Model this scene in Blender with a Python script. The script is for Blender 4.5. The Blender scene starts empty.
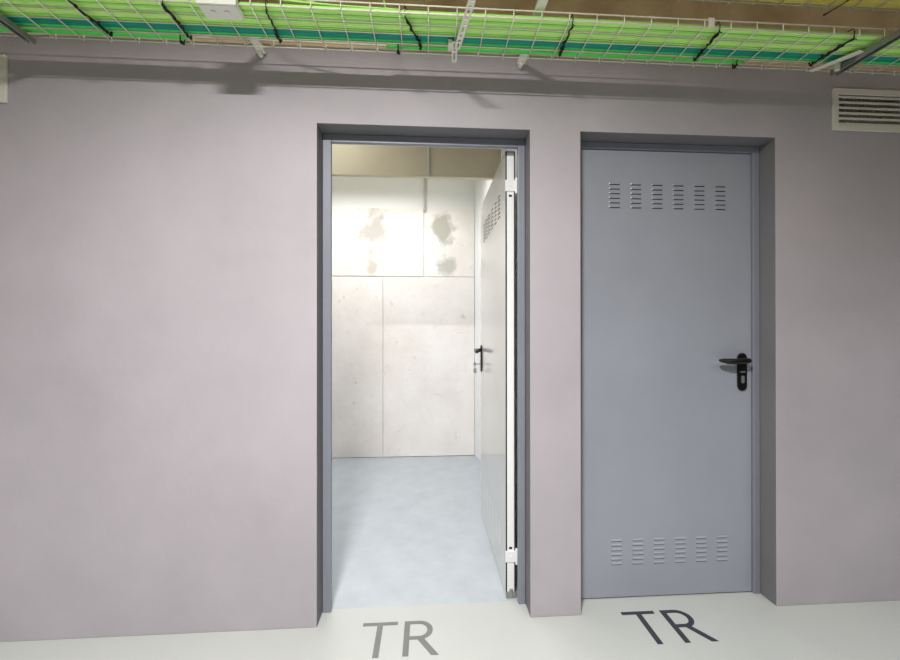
import bpy, bmesh, math, random
from mathutils import Vector, Matrix
random.seed(7)
C = bpy.context.scene.collection
S = bpy.context.scene
PI = math.pi

# ------------------------------------------------------------ camera, world, lights, exposure
cam_d = bpy.data.cameras.new('camera'); cam = bpy.data.objects.new('camera', cam_d); C.objects.link(cam)
cam_d.sensor_width = 36.0; cam_d.lens = 376.38 / 900 * 36.0; cam_d.clip_start = 0.02
cam.location = (0, -1.5979, 1.2333)
cam.rotation_euler = (PI / 2 + 0.0023, 0.0005, -0.0593)
S.camera = cam

w = bpy.data.worlds.new('world'); S.world = w; w.use_nodes = True
w.node_tree.nodes['Background'].inputs[0].default_value = (0.8, 0.85, 0.9, 1)
w.node_tree.nodes['Background'].inputs[1].default_value = 0.02

def area(name, loc, sx, sy, power, col=(1, 1, 1), rot=(0, 0, 0)):
    d = bpy.data.lights.new(name, 'AREA'); d.shape = 'RECTANGLE'; d.size = sx; d.size_y = sy
    d.energy = power; d.color = col
    o = bpy.data.objects.new(name, d); C.objects.link(o); o.location = loc; o.rotation_euler = rot
    return o
area('corridor_lamp', (-0.32, -1.75, 2.765), 0.34, 0.06, 84, (1.0, 0.985, 0.97)).data.spread = math.radians(162)
area('upward_fill', (-0.42, -1.75, 2.70), 0.34, 0.06, 2.5, (1.0, 0.985, 0.96), (PI, 0, 0))  # added upward fill, lifts the concrete above the tray via the ceiling
for lx, ly, pw in ((-2.6, -2.3, 12), (2.7, -2.1, 19), (0.2, -2.7, 11)):
    area('corridor_fill', (lx, ly, 2.765), 1.2, 0.12, pw, (0.93, 0.975, 1.0)).data.spread = math.radians(128)  # added fill for floor and lower wall, spread kept off the wall top
area('room_lamp', (-0.60, 1.32, 2.76), 1.3, 0.35, 18.5, (0.99, 0.99, 1.0)).data.spread = math.radians(156)
area('room_front_fill', (-0.8, 0.50, 2.76), 0.6, 0.7, 4.5, (0.99, 0.99, 1.0)).data.spread = math.radians(170)  # added fill to brighten the olive beam face, no fixture here
S.view_settings.view_transform = 'Standard'; S.view_settings.look = 'None'
S.view_settings.exposure = 0.55; S.view_settings.gamma = 1.0; S.view_settings.use_curve_mapping = False

# ------------------------------------------------------------ helpers
def lin(c): return tuple(((v / 255) / 12.92 if v / 255 <= 0.04045 else ((v / 255 + 0.055) / 1.055) ** 2.4) for v in c) + (1,)

def mat(name, col, rough=0.5, metal=0.0, var=0.0, vscale=4.0, bump=0.0, bscale=60.0, spec=0.5, coat=0.0, col2=None, stretch=(1, 1, 1), detail=4):
    m = bpy.data.materials.new(name); m.use_nodes = True
    n = m.node_tree.nodes; l = m.node_tree.links; b = n['Principled BSDF']
    c = lin(col); b.inputs['Base Color'].default_value = c
    b.inputs['Roughness'].default_value = rough; b.inputs['Metallic'].default_value = metal
    b.inputs['Specular IOR Level'].default_value = spec; b.inputs['Coat Weight'].default_value = coat
    b.inputs['Coat Roughness'].default_value = 0.12
    tc = n.new('ShaderNodeTexCoord'); mp = n.new('ShaderNodeMapping'); l.new(tc.outputs['Object'], mp.inputs[0]); mp.inputs['Scale'].default_value = stretch
    if var > 0 or col2:
        t = n.new('ShaderNodeTexNoise'); t.inputs['Scale'].default_value = vscale; t.inputs['Detail'].default_value = detail
        t.inputs['Roughness'].default_value = 0.6; l.new(mp.outputs[0], t.inputs['Vector'])
        r = n.new('ShaderNodeValToRGB'); l.new(t.outputs['Fac'], r.inputs[0])
        r.color_ramp.elements[0].position = 0.3; r.color_ramp.elements[1].position = 0.7
        r.color_ramp.elements[0].color = lin(col2) if col2 else tuple(v * (1 - var) for v in c[:3]) + (1,)
        r.color_ramp.elements[1].color = c if col2 else tuple(min(1, v * (1 + var)) for v in c[:3]) + (1,)
        l.new(r.outputs[0], b.inputs['Base Color'])
    if bump > 0:
        t2 = n.new('ShaderNodeTexNoise'); t2.inputs['Scale'].default_value = bscale; t2.inputs['Detail'].default_value = 5
        l.new(mp.outputs[0], t2.inputs['Vector'])
        bp = n.new('ShaderNodeBump'); bp.inputs['Strength'].default_value = bump; bp.inputs['Distance'].default_value = 0.004
        l.new(t2.outputs['Fac'], bp.inputs['Height']); l.new(bp.outputs[0], b.inputs['Normal'])
    return m

M = {}
M['wall'] = mat('mauve_grey_paint', (171, 165, 171), 0.62, var=0.09, vscale=1.6, bump=0.25, bscale=22, spec=0.35, detail=7)
M['conc'] = mat('brown_concrete', (246, 226, 192), 0.9, col2=(200, 172, 136), vscale=3.0, bump=0.9, bscale=9, detail=8, stretch=(1, 1, 1))
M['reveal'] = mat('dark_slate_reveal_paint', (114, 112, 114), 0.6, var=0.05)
M['beam'] = mat('olive_concrete', (200, 194, 168), 0.85, var=0.08, vscale=2.5, bump=0.2, bscale=14)
M['floor'] = mat('pale_floor_paint', (178, 181, 178), 0.38, var=0.025, vscale=3, bump=0.05, bscale=14)
M['rfloor'] = mat('grey_floor_paint', (170, 177, 183), 0.3, var=0.08, vscale=7, bump=0.4, bscale=7, detail=8)
M['white'] = mat('white_room_paint', (236, 238, 240), 0.7, var=0.02, vscale=2)
M['back'] = mat('darkened_wall_paint', (60, 58, 58), 0.8, var=0.02, vscale=2)  # unseen corridor walls, darkened to cut bounced light on the front wall
M['frame'] = mat('slate_frame_paint', (128, 131, 142), 0.42, var=0.04, vscale=5)
M['leaf'] = mat('slate_door_paint', (146, 150, 160), 0.36, var=0.05, vscale=2.2, bump=0.03, bscale=30)
M['leafL'] = mat('pale_grey_door_paint', (200, 200, 196), 0.16, var=0.02, vscale=2, coat=0.5)
M['edge'] = mat('white_steel_edge', (232, 234, 234), 0.35, var=0.02)
M['dark'] = mat('black_void', (12, 12, 13), 0.9, var=0.1)
M['slot'] = mat('slot_shadow_steel', (40, 42, 44), 0.7, var=0.1)
M['slotL'] = mat('shaded_slot_grey', (92, 92, 88), 0.7, var=0.1)
M['black'] = mat('black_plastic', (9, 8, 8), 0.3, var=0.1)
M['brass'] = mat('nickel_cylinder', (205, 205, 200), 0.3, 0.9, var=0.05)
M['rust'] = mat('brown_lever_tip', (90, 52, 38), 0.4, var=0.1)
M['galv'] = mat('galvanised_steel', (234, 232, 218), 0.42, 0.1, var=0.06, vscale=30)
M['galvd'] = mat('dull_galvanised_channel', (160, 160, 156), 0.38, 0.7, var=0.08, vscale=20)
M['vent'] = mat('cream_grille_paint', (216, 212, 202), 0.45, var=0.02)
M['box'] = mat('cream_plastic', (226, 228, 216), 0.4, var=0.02)
M['yg'] = mat('lime_cable_jacket', (196, 250, 134), 0.45, var=0.08, vscale=3, stretch=(1, 12, 12))
M['yg2'] = mat('bright_lime_cable_jacket', (214, 252, 150), 0.45, var=0.06, vscale=3, stretch=(1, 12, 12))
M['yg3'] = mat('grass_green_cable_jacket', (168, 238, 118), 0.45, var=0.06, vscale=3, stretch=(1, 12, 12))
M['teal'] = mat('teal_cable_jacket', (0, 150, 124), 0.45, var=0.25, vscale=6, stretch=(1, 12, 12))
M['green'] = mat('green_cable_jacket', (84, 222, 100), 0.45, var=0.1, vscale=3, stretch=(1, 12, 12))
M['yellow'] = mat('yellow_cable_jacket', (255, 230, 130), 0.5, var=0.08, vscale=3, stretch=(1, 12, 12))
M['ink1'] = mat('grey_stencil_paint', (112, 113, 111), 0.6, var=0.06, vscale=20)
M['ink2'] = mat('charcoal_stencil_paint', (50, 54, 62), 0.6, var=0.08, vscale=20)
M['pipe'] = mat('pale_grey_conduit', (198, 198, 188), 0.5, var=0.03)

def tag(o, label, cat, group=None, kind=None):
    o['label'] = label; o['category'] = cat
    if group: o['group'] = group
    if kind: o['kind'] = kind
    return o

def box(bm, x0, x1, y0, y1, z0, z1):
    vs = [bm.verts.new(p) for p in ((x0,y0,z0),(x1,y0,z0),(x1,y1,z0),(x0,y1,z0),(x0,y0,z1),(x1,y0,z1),(x1,y1,z1),(x0,y1,z1))]
    for f in ((0,3,2,1),(4,5,6,7),(0,1,5,4),(1,2,6,5),(2,3,7,6),(3,0,4,7)): bm.faces.new([vs[i] for i in f])

def tube(bm, pts, r, n=8, caps=True):
    pts = [Vector(p) for p in pts]; rings = []
    for i, p in enumerate(pts):
        t = (pts[min(i + 1, len(pts) - 1)] - pts[max(i - 1, 0)]).normalized()
        up = Vector((0, 0, 1)) if abs(t.z) < 0.9 else Vector((0, 1, 0))
        a = t.cross(up).normalized(); b = a.cross(t).normalized()
        rr = r[i] if isinstance(r, (list, tuple)) else r
        rings.append([bm.verts.new(p + a * math.cos(2*PI*k/n) * rr + b * math.sin(2*PI*k/n) * rr) for k in range(n)])
    for i in range(len(rings) - 1):
        for k in range(n):
            bm.faces.new([rings[i][k], rings[i][(k+1) % n], rings[i+1][(k+1) % n], rings[i+1][k]])
    if caps:
        bm.faces.new(rings[0][::-1]); bm.faces.new(rings[-1])

def prism(bm, poly, axis, a0, a1):
    """extrude a 2D outline along an axis: axis 'z' -> (u,v)=(x,y); 'y' -> (x,z); 'x' -> (y,z)"""
    def P(u, v, a): return {'z': (u, v, a), 'y': (u, a, v), 'x': (a, u, v)}[axis]
    lo = [bm.verts.new(P(u, v, a0)) for u, v in poly]; hi = [bm.verts.new(P(u, v, a1)) for u, v in poly]
    n = len(poly); bm.faces.new(lo); bm.faces.new(hi[::-1])
    for i in range(n): bm.faces.new([lo[i], hi[i], hi[(i+1) % n], lo[(i+1) % n]])

def obj(name, bm, m, parent=None, bevel=0, smooth=False, seg=2):
    bmesh.ops.recalc_face_normals(bm, faces=bm.faces[:])
    me = bpy.data.meshes.new(name); bm.to_mesh(me); bm.free()
    me.materials.append(m)
    if smooth:
        for p in me.polygons: p.use_smooth = True
    o = bpy.data.objects.new(name, me); C.objects.link(o)
    if parent: o.parent = parent
    if bevel:
        md = o.modifiers.new('bevel', 'BEVEL'); md.width = bevel; md.segments = seg; md.limit_method = 'ANGLE'
    return o

def NB(): return bmesh.new()
def boxobj(name, m, parent, *b, bevel=0):
    bm = NB(); box(bm, *b); return obj(name, bm, m, parent, bevel)
def empty(name, loc=(0, 0, 0)):
    o = bpy.data.objects.new(name, None); C.objects.link(o); o.location = loc; o.empty_display_size = 0.1; return o
def shift(bm, v):
    bmesh.ops.translate(bm, verts=bm.verts[:], vec=v)

# ------------------------------------------------------------ structure
X1, X2, X3, X4, ZT = -0.4605, 0.4405, 0.664, 1.558, 2.1
VR = (1.848, 2.252, 2.160, 2.306)      # right grille hole x0 x1 z0 z1
VL = (-2.092, -1.688, 2.160, 2.306)
HC = 2.8
def holed_wall(name, x0, x1, z0, z1, y, th, holes, m):
    xs = sorted({x0, x1} | {h[0] for h in holes} | {h[1] for h in holes})
    zs = sorted({z0, z1} | {h[2] for h in holes} | {h[3] for h in holes})
    bm = NB(); V = {}
    def v(a, b, yy):
        if (a, b, yy) not in V: V[(a, b, yy)] = bm.verts.new((a, yy, b))
        return V[(a, b, yy)]
    def solid(i, j):
        if not (0 <= i < len(xs)-1 and 0 <= j < len(zs)-1): return False
        cx, cz = (xs[i]+xs[i+1])/2, (zs[j]+zs[j+1])/2
        return not any(h[0] < cx < h[1] and h[2] < cz < h[3] for h in holes)
    for i in range(len(xs)-1):
        for j in range(len(zs)-1):
            if not solid(i, j): continue
            a, b, c, d = xs[i], xs[i+1], zs[j], zs[j+1]
            for yy in (y, y+th): bm.faces.new([v(a,c,yy), v(b,c,yy), v(b,d,yy), v(a,d,yy)])
            for (di, dj, p, q) in ((-1,0,(a,c),(a,d)),(1,0,(b,c),(b,d)),(0,-1,(a,c),(b,c)),(0,1,(a,d),(b,d))):
                if not solid(i+di, j+dj):
                    bm.faces.new([v(*p,y), v(*q,y), v(*q,y+th), v(*p,y+th)])
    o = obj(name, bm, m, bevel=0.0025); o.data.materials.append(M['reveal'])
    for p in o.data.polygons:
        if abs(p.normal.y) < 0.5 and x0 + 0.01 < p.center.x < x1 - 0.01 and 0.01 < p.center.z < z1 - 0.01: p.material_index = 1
    return o
TH = 0.15
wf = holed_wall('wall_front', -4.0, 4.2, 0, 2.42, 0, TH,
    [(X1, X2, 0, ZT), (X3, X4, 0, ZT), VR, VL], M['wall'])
tag(wf, 'mauve-grey painted wall with two recessed door openings', 'wall', kind='structure')
bm = NB(); box(bm, -4.0, 4.2, -0.006, TH, 2.42, HC)
tag(obj('wall_top', bm, M['conc']), 'bare brown concrete band of wall above the cable tray', 'wall', kind='structure')

def struct(name, label, cat, m, *b):
    return tag(boxobj(name, m, None, *b), label, cat, kind='structure')
struct('floor', 'pale grey-green painted corridor floor in front of the doors', 'floor', M['floor'], -4.0, 4.2, -4.7, 0.102, -0.1, 0)
struct('floor_room', 'bluish grey glossy painted floor inside the open room', 'floor', M['rfloor'], -2.2, 0.605, 0.102, 2.25, -0.1, 0)
struct('floor_closet', 'pale floor strip under the closed slate door', 'floor', M['floor'], 0.605, 4.2, 0.102, TH, -0.1, 0)
struct('ceiling', 'brown raw concrete ceiling over the corridor', 'ceiling', M['conc'], -4.0, 4.2, -4.7, TH, HC, HC + 0.1)
struct('ceiling_room', 'concrete ceiling of the open room', 'ceiling', M['beam'], -2.2, 0.605, TH, 2.25, HC, HC + 0.1)
struct('wall_rear', 'dark wall behind the viewer across the corridor', 'wall', M['back'], -4.0, 4.2, -4.8, -4.7, 0, HC)
struct('wall_left', 'dark end wall of the corridor on the left', 'wall', M['back'], -4.1, -4.0, -4.7, TH, 0, HC)
struct('wall_right', 'dark end wall of the corridor on the right', 'wall', M['back'], 4.2, 4.3, -4.7, TH, 0, HC)
struct('wall_room_left', 'white left wall of the open room', 'wall', M['white'], -2.3, -2.2, TH, 2.25, 0, HC)
bm = NB(); prism(bm, [(0.505, TH), (0.605, TH), (0.605, 2.25), (0.462, 2.25), (0.467, 2.108), (0.505, 1.86)], 'z', 0, HC)
tag(obj('wall_room_right', bm, M['white']), 'white right wall of the open room behind the open door', 'wall', kind='structure')
wb = struct('wall_room_back', 'white back wall of the open room with rough plaster lower part', 'wall', M['white'], -2.2, 0.605, 2.12, 2.25, 0, HC)
struct('trim_1', 'olive concrete beam crossing the open room under its ceiling', 'beam', M['beam'], -2.2, 0.505, 0.97, 1.005, 2.286, HC)

# rough plaster panels of the back wall
def plaster_mat():
    m = bpy.data.materials.new('rough_plaster'); m.use_nodes = True
    n = m.node_tree.nodes; l = m.node_tree.links; b = n['Principled BSDF']; b.inputs['Roughness'].default_value = 0.85
    tc = n.new('ShaderNodeTexCoord')
    def noise(scale, det=8, rough=0.65, dist=0.0):
        t = n.new('ShaderNodeTexNoise'); t.inputs['Scale'].default_value = scale; t.inputs['Detail'].default_value = det
        t.inputs['Roughness'].default_value = rough; t.inputs['Distortion'].default_value = dist
        l.new(tc.outputs['Object'], t.inputs['Vector']); return t
    def ramp(src, p0, p1, c0=(0,0,0,1), c1=(1,1,1,1)):
        r = n.new('ShaderNodeValToRGB'); r.color_ramp.elements[0].position = p0; r.color_ramp.elements[1].position = p1
        r.color_ramp.elements[0].color = c0; r.color_ramp.elements[1].color = c1; l.new(src, r.inputs[0]); return r
    def mix(f, a, c):
        x = n.new('ShaderNodeMix'); x.data_type = 'RGBA'; l.new(f, x.inputs[0])
        for s, i in ((a, 6), (c, 7)):
            if isinstance(s, tuple): x.inputs[i].default_value = s
            else: l.new(s, x.inputs[i])
        return x.outputs[2]
    base = ramp(noise(2.2).outputs['Fac'], 0.35, 0.65, lin((232, 226, 220)), lin((244, 241, 238))).outputs[0]
    veins = ramp(noise(9, 10, 0.7, 1.2).outputs['Fac'], 0.60, 0.72).outputs[0]
    c = mix(veins, base, lin((204, 190, 174)))
    sc = n.new('ShaderNodeMath'); sc.operation = 'MULTIPLY'; sc.inputs[1].default_value = 1.0
    def blob(cx, cz, rx, rz):
        mp = n.new('ShaderNodeMapping'); mp.inputs['Scale'].default_value = (1/rx, 0.0, 1/rz); mp.inputs['Location'].default_value = (-cx/rx, 0, -cz/rz)
        l.new(tc.outputs['Object'], mp.inputs[0])
        le = n.new('ShaderNodeVectorMath'); le.operation = 'LENGTH'; l.new(mp.outputs[0], le.inputs[0])
        ns = noise(7, 6).outputs['Fac']
        ad = n.new('ShaderNodeMath'); ad.operation = 'MULTIPLY_ADD'; l.new(ns, ad.inputs[0]); ad.inputs[1].default_value = 2.6; l.new(le.outputs['Value'], ad.inputs[2])
        return ramp(ad.outputs[0], 0.9 / 2, 1.0, (1,1,1,1), (0,0,0,1)), ad
    for cx, cz, rx, rz, cl in ((-0.53, 2.20, 0.17, 0.24, (196, 190, 184)), (0.14, 2.24, 0.13, 0.17, (190, 188, 178)), (0.20, 1.87, 0.10, 0.14, (196, 194, 186)), (-0.54, 1.86, 0.08, 0.10, (206, 200, 190))):
        r, ad = blob(cx, cz, rx, rz)
        dv = n.new('ShaderNodeMath'); dv.operation = 'MULTIPLY'; l.new(ad.outputs[0], dv.inputs[0]); dv.inputs[1].default_value = 0.4
        l.new(dv.outputs[0], r.inputs[0]); r.color_ramp.elements[0].position = 0.70; r.color_ramp.elements[1].position = 0.90
        c = mix(r.outputs[0], c, lin(cl))
    l.new(c, b.inputs['Base Color'])
    bp = n.new('ShaderNodeBump'); bp.inputs['Strength'].default_value = 0.5; bp.inputs['Distance'].default_value = 0.006
    l.new(noise(12, 9, 0.65, 0.8).outputs['Fac'], bp.inputs['Height']); l.new(bp.outputs[0], b.inputs['Normal'])
    return m
M['plaster'] = plaster_mat()
for b in ((-2.2, -0.040, 2.106, 2.12, 1.768, 2.432), (-0.033, 0.462, 2.109, 2.12, 1.768, 2.428), (-2.2, -0.439, 2.108, 2.12, 0.004, 1.762), (-0.432, 0.462, 2.106, 2.12, 0.004, 1.762)):
    boxobj('plaster_panel', M['plaster'], wb, *b, bevel=0.003)

# ------------------------------------------------------------ doors
def rounded(cx, cz, hw, z0, z1, n=10):
    pts = [(cx + hw*math.cos(a), z1 - hw + hw*math.sin(a)) for a in [PI*k/n for k in range(n+1)]]
    pts += [(cx + hw*math.cos(a), z0 + hw + hw*math.sin(a)) for a in [PI + PI*k/n for k in range(n+1)]]
    return pts

def louvres(parent, x0, step, cols, z0, dz, rows, wd, y, m, name='vent_slots', sm=None, pr=0.003):
    """pressed hoods open at the bottom; leaf front faces -y"""
    bm = NB(); bk = NB()
    for c in range(cols):
        for r in range(rows):
            a = x0 + step*c; z = z0 - dz*r
            hh = 0.009
            top = [bm.verts.new((a, y, z+hh*0.5)), bm.verts.new((a+wd, y, z+hh*0.5))]
            mid = [bm.verts.new((a+0.004, y-pr*0.8, z+0.001)), bm.verts.new((a+wd-0.004, y-pr*0.8, z+0.001))]
            lip = [bm.verts.new((a+0.005, y-pr, z-hh*0.35)), bm.verts.new((a+wd-0.005, y-pr, z-hh*0.35))]
            lo = [bm.verts.new((a, y, z-hh*0.35)), bm.verts.new((a+wd, y, z-hh*0.35))]
            bm.faces.new([top[0], top[1], mid[1], mid[0]]); bm.faces.new([mid[0], mid[1], lip[1], lip[0]])
            bm.faces.new([top[0], mid[0], lip[0], lo[0]]); bm.faces.new([top[1], lo[1], lip[1], mid[1]])
            box(bk, a+0.002, a+wd-0.002, y-0.0006, y+0.0002, z-hh*0.75, z-hh*0.1)
    o = obj(name, bm, m, parent)
    s = obj('slot_opening', bk, sm or M['slot'], o)
    return o, s

def handle(parent, cx, zc, y, side, tipmat=None):
    """long-plate black handle; lever points towards side*x; front faces -y"""
    pl = NB(); prism(pl, rounded(cx, 0, 0.0225, zc-0.137, zc+0.040), 'y', y-0.008, y)
    h = obj('door_handle', pl, M['black'], parent, bevel=0.002)
    lv = NB()
    zl = zc+0.006
    tube(lv, [(cx, y-0.006, zl), (cx, y-0.040, zl)], 0.0115, 16)
    tube(lv, [(cx - side*0.010, y-0.038, zl), (cx, y-0.040, zl), (cx+side*0.035, y-0.043, zl-0.001), (cx+side*0.065, y-0.044, zl-0.003), (cx+side*0.10, y-0.043, zl-0.002), (cx+side*0.130, y-0.041, zl+0.002), (cx+side*0.140, y-0.038, zl+0.003)],
         [0.009, 0.0125, 0.013, 0.0145, 0.0135, 0.009, 0.004], 14)
    obj('lever', lv, M['black'], h, smooth=True)
    k = NB(); prism(k, rounded(cx, 0, 0.0072, zc-0.102, zc-0.066), 'y', y-0.011, y-0.007)
    cyl = obj('lock_cylinder', k, M['brass'], h, bevel=0.001); cyl['label'] = 'bright metal lock cylinder'
    s = NB(); box(s, cx-0.0125, cx+0.0125, y-0.0095, y-0.0075, zc-0.052, zc-0.045)
    st = obj('marker_strip', s, M['brass'], h); st['label'] = 'small bright strip above the lock cylinder'
    return h

# closed door on the right
d2 = empty('door_2', (X3, 0.08, 0)); tag(d2, 'closed slate grey steel door with black handle and louvre slots, right opening', 'door', kind='structure')
inv = Matrix.Translation((-X3, -0.08, 0))
def under(o, root):
    o.location = -Vector(root.location); return o
fr = NB()
box(fr, X3+0.001, X3+0.038, 0.080, 0.148, 0, ZT-0.001); box(fr, 1.526, X4-0.001, 0.080, 0.148, 0, ZT-0.001)
box(fr, X3+0.038, 1.526, 0.080, 0.148, 2.070, ZT-0.001)
under(obj('door_frame', fr, M['frame'], d2, bevel=0.003), d2)
lf2 = under(boxobj('door_leaf', M['leaf'], d2, 0.704, 1.523, 0.090, 0.135, 0.006, 2.067, bevel=0.002), d2)
louvres(lf2, 0.835, 0.1020, 6, 1.913, 0.0213, 6, 0.053, 0.090, M['leaf'])
louvres(lf2, 0.842, 0.1018, 6, 0.268, 0.0213, 6, 0.053, 0.090, M['leaf'])
bm = NB()
for z in (0.25, 1.80):
    tube(bm, [(0.700, 0.080, z-0.04), (0.700, 0.080, z+0.04)], 0.005, 10)
handle(lf2, 1.474, 1.089, 0.090, -1)

# open door on the left: leaf built as closed, then swung round its hinge
d1 = empty('door_1', (X1, 0.08, 0)); tag(d1, 'pale grey steel door standing open inward in the slate frame of the left opening', 'door', kind='structure')
fr = NB()
box(fr, X1+0.001, -0.423, 0.080, 0.100, 0, ZT-0.001); box(fr, X1+0.001, -0.448, 0.100, 0.148, 0, ZT-0.001)
box(fr, 0.408, X2-0.001, 0.080, 0.100, 0, ZT-0.001); box(fr, 0.424, X2-0.001, 0.100, 0.148, 0, ZT-0.001)
box(fr, -0.423, 0.408, 0.080, 0.100, 2.063, ZT-0.001); box(fr, -0.448, 0.424, 0.100, 0.148, 2.088, ZT-0.001)
under(obj('door_frame', fr, M['frame'], d1, bevel=0.0025), d1)
sl = NB(); box(sl, -0.430, 0.412, 0.100, 0.108, 2.067, 2.088); box(sl, -0.448, -0.427, 0.100, 0.108, 0, 2.088)
sl = under(obj('door_seal', sl, M['edge'], d1), d1); sl['label'] = 'pale rubber seal inside the frame'
# leaf in local space: hinge line at x=0, closed leaf runs towards -x, front faces -y, thickness towards +y
LW = 0.81
leaf = boxobj('door_leaf', M['leafL'], d1, -LW, 0, 0, 0.046, 0.006, 2.071, bevel=0.0015)
leaf['label'] = 'pale glossy leaf swung open at a right angle'
leaf.location = Vector((0.360, 0.130, 0)) - d1.location
leaf.rotation_euler = (0, 0, -PI/2 + 0.0)   # -x direction -> +y, front (-y) -> -x
o1 = louvres(leaf, -LW+0.127, 0.1020, 6, 1.913, 0.0213, 6, 0.053, 0.0, M['leafL'], sm=M['slotL'])
o2 = louvres(leaf, -LW+0.127, 0.1020, 6, 0.268, 0.0213, 6, 0.053, 0.0, M['leafL'], sm=M['leafL'], pr=0.0009)
h1 = handle(leaf, -LW+0.040, 1.098, 0.0, 1)
# hinge edge strips and hinges (leaf local: edge plane x=0)
e = NB(); box(e, 0, 0.003, 0.007, 0.040, 0.02, 2.060)
eo = obj('edge_strip', e, M['edge'], leaf, bevel=0.001); eo['label'] = 'white steel strip along the hinge edge'
g = NB(); box(g, 0, 0.002, 0.0005, 0.007, 0.01, 2.065); box(g, 0, 0.002, 0.040, 0.0455, 0.01, 2.065)
go = obj('edge_gap', g, M['slot'], leaf); go['label'] = 'dark rebate beside the white edge strip'
for z0, zh in ((1.880, 1.860), (0.164, 0.229)):
    hb = NB(); box(hb, 0.003, 0.0075, -0.001, 0.047, z0, z0+0.052)
    tube(hb, [(0.006, 0.050, z0-0.010), (0.006, 0.050, z0+0.062)], 0.006, 12)
    tube(hb, [(0.007, 0.024, z0+0.026), (0.010, 0.024, z0+0.026)], 0.005, 12)
    ho = obj('hinge', hb, M['edge'], leaf, bevel=0.001); ho['label'] = 'white steel hinge plate'
    mk = NB(); box(mk, 0.003, 0.0045, 0.016, 0.030, zh-0.005, zh+0.004)
    obj('bolt_hole', mk, M['dark'], leaf)
ft = NB(); box(ft, 0.0, 0.010, 0.0, 0.050, 0.002, 0.028); tube(ft, [(0.004, 0.025, 0.0), (0.004, 0.025, 0.04)], 0.008, 12)
fo = obj('pivot_bracket', ft, M['galvd'], leaf, bevel=0.001); fo['label'] = 'metal pivot bracket at the foot of the hinge edge'

# key in the open door's lock
ky = empty('key', (0.349, 0.900, 1.012))
tag(ky, 'small metal key with hanging tag in the lock of the open door', 'key')
b = NB(); box(b, -0.022, 0.0, -0.001, 0.001, -0.003, 0.003)
prism(b, [(-0.034+0.011*math.cos(2*PI*k/14), 0.011*math.sin(2*PI*k/14)) for k in range(14)], 'y', -0.0012, 0.0012)
obj('key_blade', b, M['brass'], ky)
b = NB(); tube(b, [(-0.034+0.010*math.cos(2*PI*k/16), 0.001, -0.014+0.012*math.sin(2*PI*k/16)) for k in range(17)], 0.001, 6, False)
obj('key_ring', b, M['brass'], ky)
b = NB(); prism(b, rounded(-0.034, 0, 0.010, -0.062, -0.026), 'y', -0.001, 0.002)
tgo = obj('key_tag', b, M['brass'], ky, bevel=0.0005); tgo['label'] = 'hanging oval tag'

# ------------------------------------------------------------ floor lettering
def letters(name, x0, ytop, m, label, lean=0.0):
    H = 0.172; root = empty(name, (x0, ytop, 0)); tag(root, label, 'floor lettering')
    def q(bm, pts): prism(bm, pts, 'z', 0.0002, 0.0012)
    t = NB()
    q(t, [(0, 0), (0.146, 0), (0.146, -0.0165), (0.0845, -0.0165), (0.0845, -H), (0.0610, -H), (0.0610, -0.0165), (0, -0.0165)])
    obj('letter_t', t, m, root)
    r = NB(); ox = 0.174
    q(r, [(ox, 0), (ox+0.0235, 0), (ox+0.0235, -H), (ox, -H)])
    # bowl
    n = 16; hO = 0.096; rO = hO/2; rI = rO-0.0165
    xs = ox+0.0235; xc = ox+0.062
    outer = [(xs, 0), (xc, 0)] + [(xc + 0.056*math.sin(PI*k/n), -rO + rO*math.cos(PI*k/n)) for k in range(1, n)] + [(xc, -hO), (xs, -hO)]
    inner = [(xs, -0.0165), (xc, -0.0165)] + [(xc + 0.033*math.sin(PI*k/n), -rO + rI*math.cos(PI*k/n)) for k in range(1, n)] + [(xc, -hO+0.0165), (xs, -hO+0.0165)]
    for i in range(len(outer)-1): q(r, [outer[i], outer[i+1], inner[i+1], inner[i]])
    q(r, [(ox+0.056, -hO), (ox+0.082, -hO+0.004), (ox+0.139, -H), (ox+0.110, -H)])
    obj('letter_r', r, m, root)
letters('floor_lettering', -0.271, 0.010, M['ink1'], 'mid-grey letters TR painted on the floor before the open doorway')
letters('floor_lettering', 0.842, 0.006, M['ink2'], 'charcoal letters TR painted on the floor before the closed door')

# ------------------------------------------------------------ wall grilles
def grille(hole, label):
    x0, x1, z0, z1 = hole; bw = 0.022
    root = empty('air_grille', ((x0+x1)/2, 0, z0)); tag(root, label, 'ventilation grille', 'cream ventilation grilles on the mauve wall')
    f = NB(); a, b2, c, d = x0-bw, x1+bw, z0-bw+0.001, z1+bw
    for bx in ((a, x0+0.004, c, d), (x1-0.004, b2, c, d), (x0+0.004, x1-0.004, c, z0+0.004), (x0+0.004, x1-0.004, z1-0.004, d)):
        box(f, bx[0], bx[1], -0.010, -0.0005, bx[2], bx[3])
    under(obj('grille_frame', f, M['vent'], root, bevel=0.0015), root)
    s = NB(); n = 6; p = (z1-z0)/n
    for i in range(n):
        zc = z0 + p*(i+0.5)
        prism(s, [(-0.007, zc-0.0065), (-0.0045, zc-0.0075), (0.012, zc+0.003), (0.0115, zc+0.0055), (-0.007, zc+0.0015)], 'x', x0+0.001, x1-0.001)
    under(obj('blades', s, M['vent'], root), root)
    v = NB(); k = int((x1-x0)/0.02)
    for i in range(k):
        xx = x0 + (i+0.5)*(x1-x0)/k; box(v, xx-0.0009, xx+0.0009, 0.016, 0.030, z0+0.001, z1-0.001)
    under(obj('rear_blades', v, M['vent'], root), root)
    b = NB(); box(b, x0+0.001, x1-0.001, 0.075, 0.079, z0+0.001, z1-0.001)
    under(obj('duct_back', b, M['dark'], root), root)
grille(VR, 'cream ventilation grille with horizontal blades, right of the closed door')
grille(VL, 'cream ventilation grille cut by the left edge, only its frame end showing')

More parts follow.
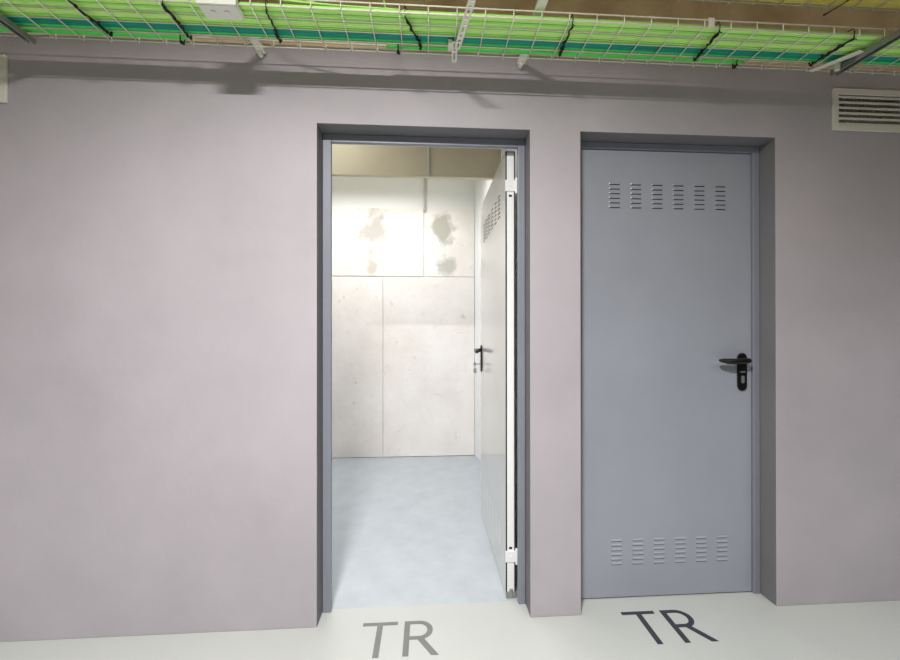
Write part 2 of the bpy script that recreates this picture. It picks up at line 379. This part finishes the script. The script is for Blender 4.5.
# ------------------------------------------------------------ room conduits
bm = NB(); tube(bm, [(0.006, 0.960, 2.289), (0.006, 0.960, HC-0.01)], 0.0085, 12)
tag(obj('conduit', bm, M['pipe'], smooth=True), 'pale conduit running up the olive concrete beam', 'conduit')
bm = NB(); tube(bm, [(-0.024, 2.106, 2.40), (-0.024, 2.106, HC-0.01)], 0.013, 12)
tag(obj('conduit', bm, M['pipe'], smooth=True), 'pale conduit ending above the rough plaster on the back wall', 'conduit')

# ------------------------------------------------------------ cable trays
def wire_tray(label, x0, x1, ys, zb, zt, phase, group=None):
    root = empty('wire_cable_tray', (0, ys[0], zb)); tag(root, label, 'cable tray')
    m = NB()
    for y in ys: tube(m, [(x0, y, zb), (x1, y, zb)], 0.0021, 6)
    k = math.ceil((x0-phase)/0.1)
    while phase + 0.1*k < x1:
        x = phase+0.1*k; tube(m, [(x, ys[0], zb-0.004), (x, ys[-1], zb-0.004)], 0.0021, 6); k += 1
    under(obj('bottom_mesh', m, M['galv'], root, smooth=True), root)
    for y, out in ((ys[0], -1), (ys[-1], 1)):
        m = NB(); yy = y + out*0.004
        tube(m, [(x0, yy-out*0.003, zt), (x1, yy-out*0.003, zt)], 0.0023, 6)
        k = math.ceil((x0-phase)/0.1)
        while phase + 0.1*k < x1:
            x = phase+0.1*k; tube(m, [(x, yy, zb-0.004), (x, yy, zt)], 0.0021, 6); k += 1
        under(obj('side_mesh', m, M['galv'], root, smooth=True), root)
    return root
YS = [-0.290, -0.243, -0.196, -0.149, -0.102]
tr = wire_tray('galvanised wire mesh tray full of green cables along the wall top', -2.4, 3.0, YS, 2.335, 2.362, 0.103)
# small splice plate on its front side
sp = under(boxobj('splice_plate', M['galv'], tr, 1.015, 1.037, -0.2985, -0.2955, 2.330, 2.366, bevel=0.001), tr)
tr2 = wire_tray('wire mesh tray with yellow cables above the green cable tray', -2.4, 3.0, [-0.420, -0.370, -0.320, -0.270, -0.218], 2.500, 2.53, 0.06)

def cable(y, z, r, m, label, cat, group, amp=0.0022, x0=-2.3, x1=2.9, name='cable'):
    bm = NB(); n = 70; p1, p2, p3 = 0.7, 2.1 + r*100, 0.3; f1 = 1.7; f2 = 3.9
    pts = []
    for i in range(n+1):
        x = x0+(x1-x0)*i/n
        pts.append((x, y + amp*(math.sin(f1*x+p1) + 0.5*math.sin(f2*x+p2)), z + 0.0012*(1+math.sin(2.7*x+p3))))
    tube(bm, pts, r, 8)
    return tag(obj(name, bm, m, smooth=True), label, cat, group)
zb = 2.335+0.0025+0.0036
YGM = ['yg', 'yg2', 'yg', 'yg3', 'yg', 'yg2', 'yg3']
yy = -0.2835
for i in range(12):
    cable(yy, zb, 0.0036, M[YGM[i % 7]], 'lime green data cable lying in the front half of the wire tray', 'cable', 'lime green cables in the front half of the tray', 0.0010)
    yy += 0.0076 + (0.0028 if i in (2, 6, 9) else 0)
for i in range(9):
    cable(-0.277+0.0105*i, zb+0.0095, 0.0036, M[YGM[(i+3) % 7]], 'lime green data cable of the upper layer in the front of the wire tray', 'cable', 'upper layer of lime green cables in the tray', 0.0012)
for i in range(4):
    cable(-0.1825+0.0074*i, zb, 0.0035, M['teal'], 'teal cable in the band behind the lime green cables', 'cable', 'teal cables in the tray', 0.0008)
for i in range(2):
    cable(-0.1530+0.0076*i, zb, 0.0036, M['green'], 'green cable running beside the teal cables', 'cable', 'green cables beside the teal band', 0.0008)
for i in range(2):
    cable(-0.1250+0.0080*i, zb, 0.0037, M['green'], 'bright green cable at the wall side of the tray, left stretch by the frame edge', 'cable', 'bright green rear cables, left stretch', 0.0008, -2.3, -0.90)
for i in range(2):
    cable(-0.1250+0.0080*i, zb, 0.0037, M['green'], 'bright green cable at the wall side of the tray, middle stretch', 'cable', 'bright green rear cables, middle stretch', 0.0008, -0.16, 1.30)
for i in range(5):
    cable(-0.262+0.0093*i, 2.5+0.0065, 0.0042, M['yellow'], 'yellow cable lying in the upper wire tray', 'cable', 'yellow cables in the upper tray', 0.001)
# loose strands rising out of the tray by the junction box
def strand(pts, m, label):
    bm = NB(); P = [Vector(p) for p in pts]; out = []
    for i in range(len(P)-1):
        p0, p1, p2, p3 = P[max(i-1, 0)], P[i], P[i+1], P[min(i+2, len(P)-1)]
        for s in range(8):
            t = s/8; out.append(0.5*((2*p1)+(p2-p0)*t+(2*p0-5*p1+4*p2-p3)*t*t+(3*p1-p0-3*p2+p3)*t**3))
    out.append(P[-1]); tube(bm, out, 0.0036, 8); return tag(obj('cable', bm, m, smooth=True), label, 'cable')
strand([(-0.625, -0.286, 2.42), (-0.60, -0.284, 2.39), (-0.52, -0.276, 2.374), (-0.36, -0.268, 2.3685), (-0.1, -0.262, 2.3680)], M['yg'], 'lime green strand curving out from the right side of the junction box')
strand([(-0.60, -0.280, 2.47), (-0.53, -0.272, 2.420), (-0.44, -0.262, 2.390), (-0.30, -0.252, 2.3700), (0.0, -0.247, 2.3680)], M['yg2'], 'lime green strand looping high above the tray right of the junction box')
strand([(-0.765, -0.286, 2.385), (-0.86, -0.280, 2.374), (-1.0, -0.27, 2.3685), (-1.3, -0.262, 2.3680)], M['yg2'], 'lime green strand entering the junction box from the left')
strand([(-0.165, -0.235, 2.60), (-0.160, -0.235, 2.46), (-0.148, -0.235, 2.390), (-0.11, -0.232, 2.3700), (0.05, -0.232, 2.3680)], M['yg'], 'single lime green strand dropping into the tray from above')

# cable ties: loops that squeeze under the bundle with a stub of tail
def tie(xa, ya, xb, yb, label, zlow=2.3285):
    bm = NB(); n = 9
    bot = []
    for i in range(n+1):
        t = i/n; bot.append((xa+(xb-xa)*t+random.uniform(-0.004, 0.004), ya+(yb-ya)*t, zlow-0.0055+random.uniform(-0.0015, 0.001)))
    top = [(xb, yb+0.004, 2.345), (xb, yb, 2.360), ((xa+xb)/2, (ya+yb)/2, 2.363), (xa, ya, 2.361), (xa, ya-0.004, 2.345)]
    rr = [random.choice((0.0030, 0.0042, 0.0062)) for _ in bot] + [0.002]*len(top) + [0.002]
    tube(bm, bot + top + [bot[0]], rr, 6)
    tube(bm, [(xa, ya, zlow-0.003), (xa+0.006, ya-0.006, zlow-0.014)], 0.0015, 5)
    tag(obj('cable_tie', bm, M['black']), label, 'cable tie', 'black ties around the cable bundles')
ST = [(-1.180, -1.168, 'at the far left of the tray'), (-0.882, -0.882, 'left of the junction box'), (-0.548, -0.552, 'right of the junction box'),
      (-0.080, -0.040, 'left of the perforated strap'), (0.516, 0.519, 'over the pier between the doors'), (1.062, 1.070, 'above the middle of the closed door'), (1.586, 1.574, 'near the steel channel on the right')]
for xa, xb, pl in ST:
    tie(xa, -0.288, xb, -0.192, 'black tie around the lime green bundle ' + pl)
    tie(xb+(xb-xa)*0.1, -0.186, xb+(xb-xa)*0.4, -0.142, 'black tie around the teal and green cables ' + pl)
for x, pl in ((-0.925, 'left of the junction box'), (-0.115, 'where the middle stretch begins'), (1.265, 'where the middle stretch ends')):
    tie(x, -0.130, x, -0.112, 'short black tie around the rear bright green cables ' + pl)
tb = NB(); tube(tb, [(1.61, -0.285, 2.497), (1.600, -0.245, 2.493), (1.585, -0.218, 2.490), (1.565, -0.200, 2.482)], [0.003, 0.002, 0.002, 0.0035], 6)
tag(obj('cable_tie', tb, M['black']), 'black tie hanging from the yellow cable tray', 'cable tie')

# junction box on the tray front
jb = empty('junction_box', (-0.694, -0.300, 2.308)); tag(jb, 'cream plastic junction box fixed to the front of the green cable tray', 'junction box')
b = NB(); prism(b, [(-0.013, 0), (0.043, 0), (0.043, 0.020), (0.002, 0.020), (0.002, 0.105), (-0.013, 0.105)], 'x', -0.063, 0.060); obj('box_body', b, M['box'], jb, bevel=0.002)
b = NB(); box(b, -0.065, 0.062, -0.020, -0.0135, 0.001, 0.104); lid = obj('box_lid', b, M['box'], jb, bevel=0.002)
for sx in (-0.052, 0.049):
    for sz in (0.022, 0.090):
        b = NB(); tube(b, [(sx, -0.0215, sz), (sx, -0.0195, sz)], 0.0045, 12); obj('lid_screw', b, M['vent'], lid)
for sx in (-0.025, 0.02):
    b = NB(); tube(b, [(sx, 0.012, -0.004), (sx, 0.012, 0.001)], 0.008, 16); obj('cable_gland', b, M['box'], jb)

# ------------------------------------------------------------ tray supports
def plate_holes(name, p0, p1, width, th, n, m, label, cat, slot=False):
    """perforated strap from p0 to p1 (horizontal), real holes"""
    bm = NB(); L = math.hypot(p1[0]-p0[0], p1[1]-p0[1]); hw = width/2; K = 12
    pitch = L/n
    for i in range(n):
        cx = pitch*(i+0.5); hr = width*0.2; hl = (pitch*0.30 if (slot or i % 3 == 2) else 0)
        sq = []; ho = []
        for k in range(K):
            a = 2*PI*(k+0.5)/K; c, s = math.cos(a), math.sin(a)
            ho.append((cx + hr*c + (hl if c > 0 else -hl), hr*s))
            t = min((pitch/2)/abs(c), hw/abs(s)); sq.append((cx+t*c, s*t))
        cor = {}
        for z in (0, th):
            vs = [bm.verts.new((x, y, z)) for x, y in sq]; vh = [bm.verts.new((x, y, z)) for x, y in ho]
            cor[z] = (vs, vh)
            for k in range(K):
                k2 = (k+1) % K; f = [vs[k], vs[k2], vh[k2], vh[k]]
                # insert the corner where the square turns
                ax, ay = sq[k]; bx, by = sq[k2]
                if abs(abs(ax-cx)-pitch/2) < 1e-6 and abs(abs(by)-hw) < 1e-6 and abs(abs(bx-cx)-pitch/2) > 1e-6:
                    f.insert(1, bm.verts.new((ax, by, z)))
                elif abs(abs(bx-cx)-pitch/2) < 1e-6 and abs(abs(ay)-hw) < 1e-6 and abs(abs(ax-cx)-pitch/2) > 1e-6:
                    f.insert(1, bm.verts.new((bx, ay, z)))
                bm.faces.new(f)
        for k in range(K):
            k2 = (k+1) % K
            bm.faces.new([cor[0][1][k], cor[0][1][k2], cor[th][1][k2], cor[th][1][k]])
    for s in (-hw, hw):   # side walls
        bm.faces.new([bm.verts.new(p) for p in ((0, s, 0), (L, s, 0), (L, s, th), (0, s, th))])
    # rounded far end
    arc = [(L + hw*0.8*math.cos(a), hw*math.sin(a)) for a in [-PI/2+PI*k/10 for k in range(11)]]
    prism(bm, arc, 'z', 0, th)
    bmesh.ops.remove_doubles(bm, verts=bm.verts[:], dist=1e-5)
    a = math.atan2(p1[1]-p0[1], p1[0]-p0[0])
    bmesh.ops.rotate(bm, verts=bm.verts[:], cent=(0,0,0), matrix=Matrix.Rotation(a, 3, 'Z'))
    o = obj(name, bm, m); o.location = p0
    if label: tag(o, label, cat)
    return o
st = plate_holes('perforated_strap', (0.1475, -0.388, 2.314), (0.113, -0.165, 2.314), 0.024, 0.003, 9, M['galv'],
    'pale perforated steel strap crossing under the tray between the doorways', 'support strap')
sl2 = plate_holes('slotted_tab', (0.102, -0.200, 2.3105), (0.106, -0.100, 2.3105), 0.021, 0.003, 2, M['galv'], None, None, True)
sl2.parent = st; sl2.location = Vector(sl2.location) - Vector(st.location); sl2['label'] = 'rounded slotted end tab'
b = NB(); box(b, 0.078, 0.093, -0.190, -0.150, 2.312, 2.328); o = obj('clamp', b, M['galv'], st, bevel=0.001); o.location = -Vector(st.location)

def channel(x, y0, y1, z, wd, hgt, m, label, dx=0.0):
    """C profile open downwards, running towards the wall"""
    t = 0.002; lip = wd*0.22; bm = NB()
    prof = [(-wd/2, 0), (-wd/2+lip, 0), (-wd/2+lip, t), (-wd/2+t, t), (-wd/2+t, hgt-t), (wd/2-t, hgt-t), (wd/2-t, t), (wd/2-lip, t), (wd/2-lip, 0), (wd/2, 0), (wd/2, hgt), (-wd/2, hgt)]
    a = [bm.verts.new((x+u, y0, z+v)) for u, v in prof]; b2 = [bm.verts.new((x+dx+u, y1, z+v)) for u, v in prof]
    for i in range(len(prof)): bm.faces.new([a[i], a[(i+1) % 12], b2[(i+1) % 12], b2[i]])
    for vs in (a, b2):
        for q in ((0,1,2,3), (0,3,4,11), (4,5,10,11), (5,6,9,10), (6,7,8,9)): bm.faces.new([vs[i] for i in q])
    o = tag(obj('strut_channel', bm, m), label, 'strut channel')
    return o
channel(-1.470, -0.42, -0.108, 2.302, 0.026, 0.018, M['galvd'], 'dark steel channel under the tray at the top left corner')
channel(1.722, -0.50, -0.118, 2.302, 0.030, 0.020, M['galvd'], 'grey steel channel under the tray above the right grille', -0.02)
def strut(x, y0, label):
    bm = NB(); wd = 0.034; z = 2.374
    box(bm, x-wd/2, x+wd/2, y0, -0.0065, z, z+0.016)
    o = tag(obj('wall_bracket', bm, M['galv'], bevel=0.003), label, 'bracket')
    b = NB(); tube(b, [(x-0.004, -0.030, z-0.006), (x-0.004, -0.006, z-0.006)], 0.010, 12); obj('end_stub', b, M['galv'], o)
strut(0.400, -0.335, 'pale bracket crossing above the cables, its end poking out over the pier')
strut(-0.680, -0.30, 'pale bracket behind the junction box, its end poking out below the tray')
b = NB(); prism(b, [(1.590, -0.118), (1.612, -0.112), (1.705, -0.235), (1.670, -0.240)], 'z', 2.318, 2.3215)
box(b, 1.668, 1.684, -0.160, -0.148, 2.300, 2.330)
tag(obj('angle_plate', b, M['galv'], bevel=0.0008), 'pale slanted steel plate beside the grey channel above the right grille', 'bracket')
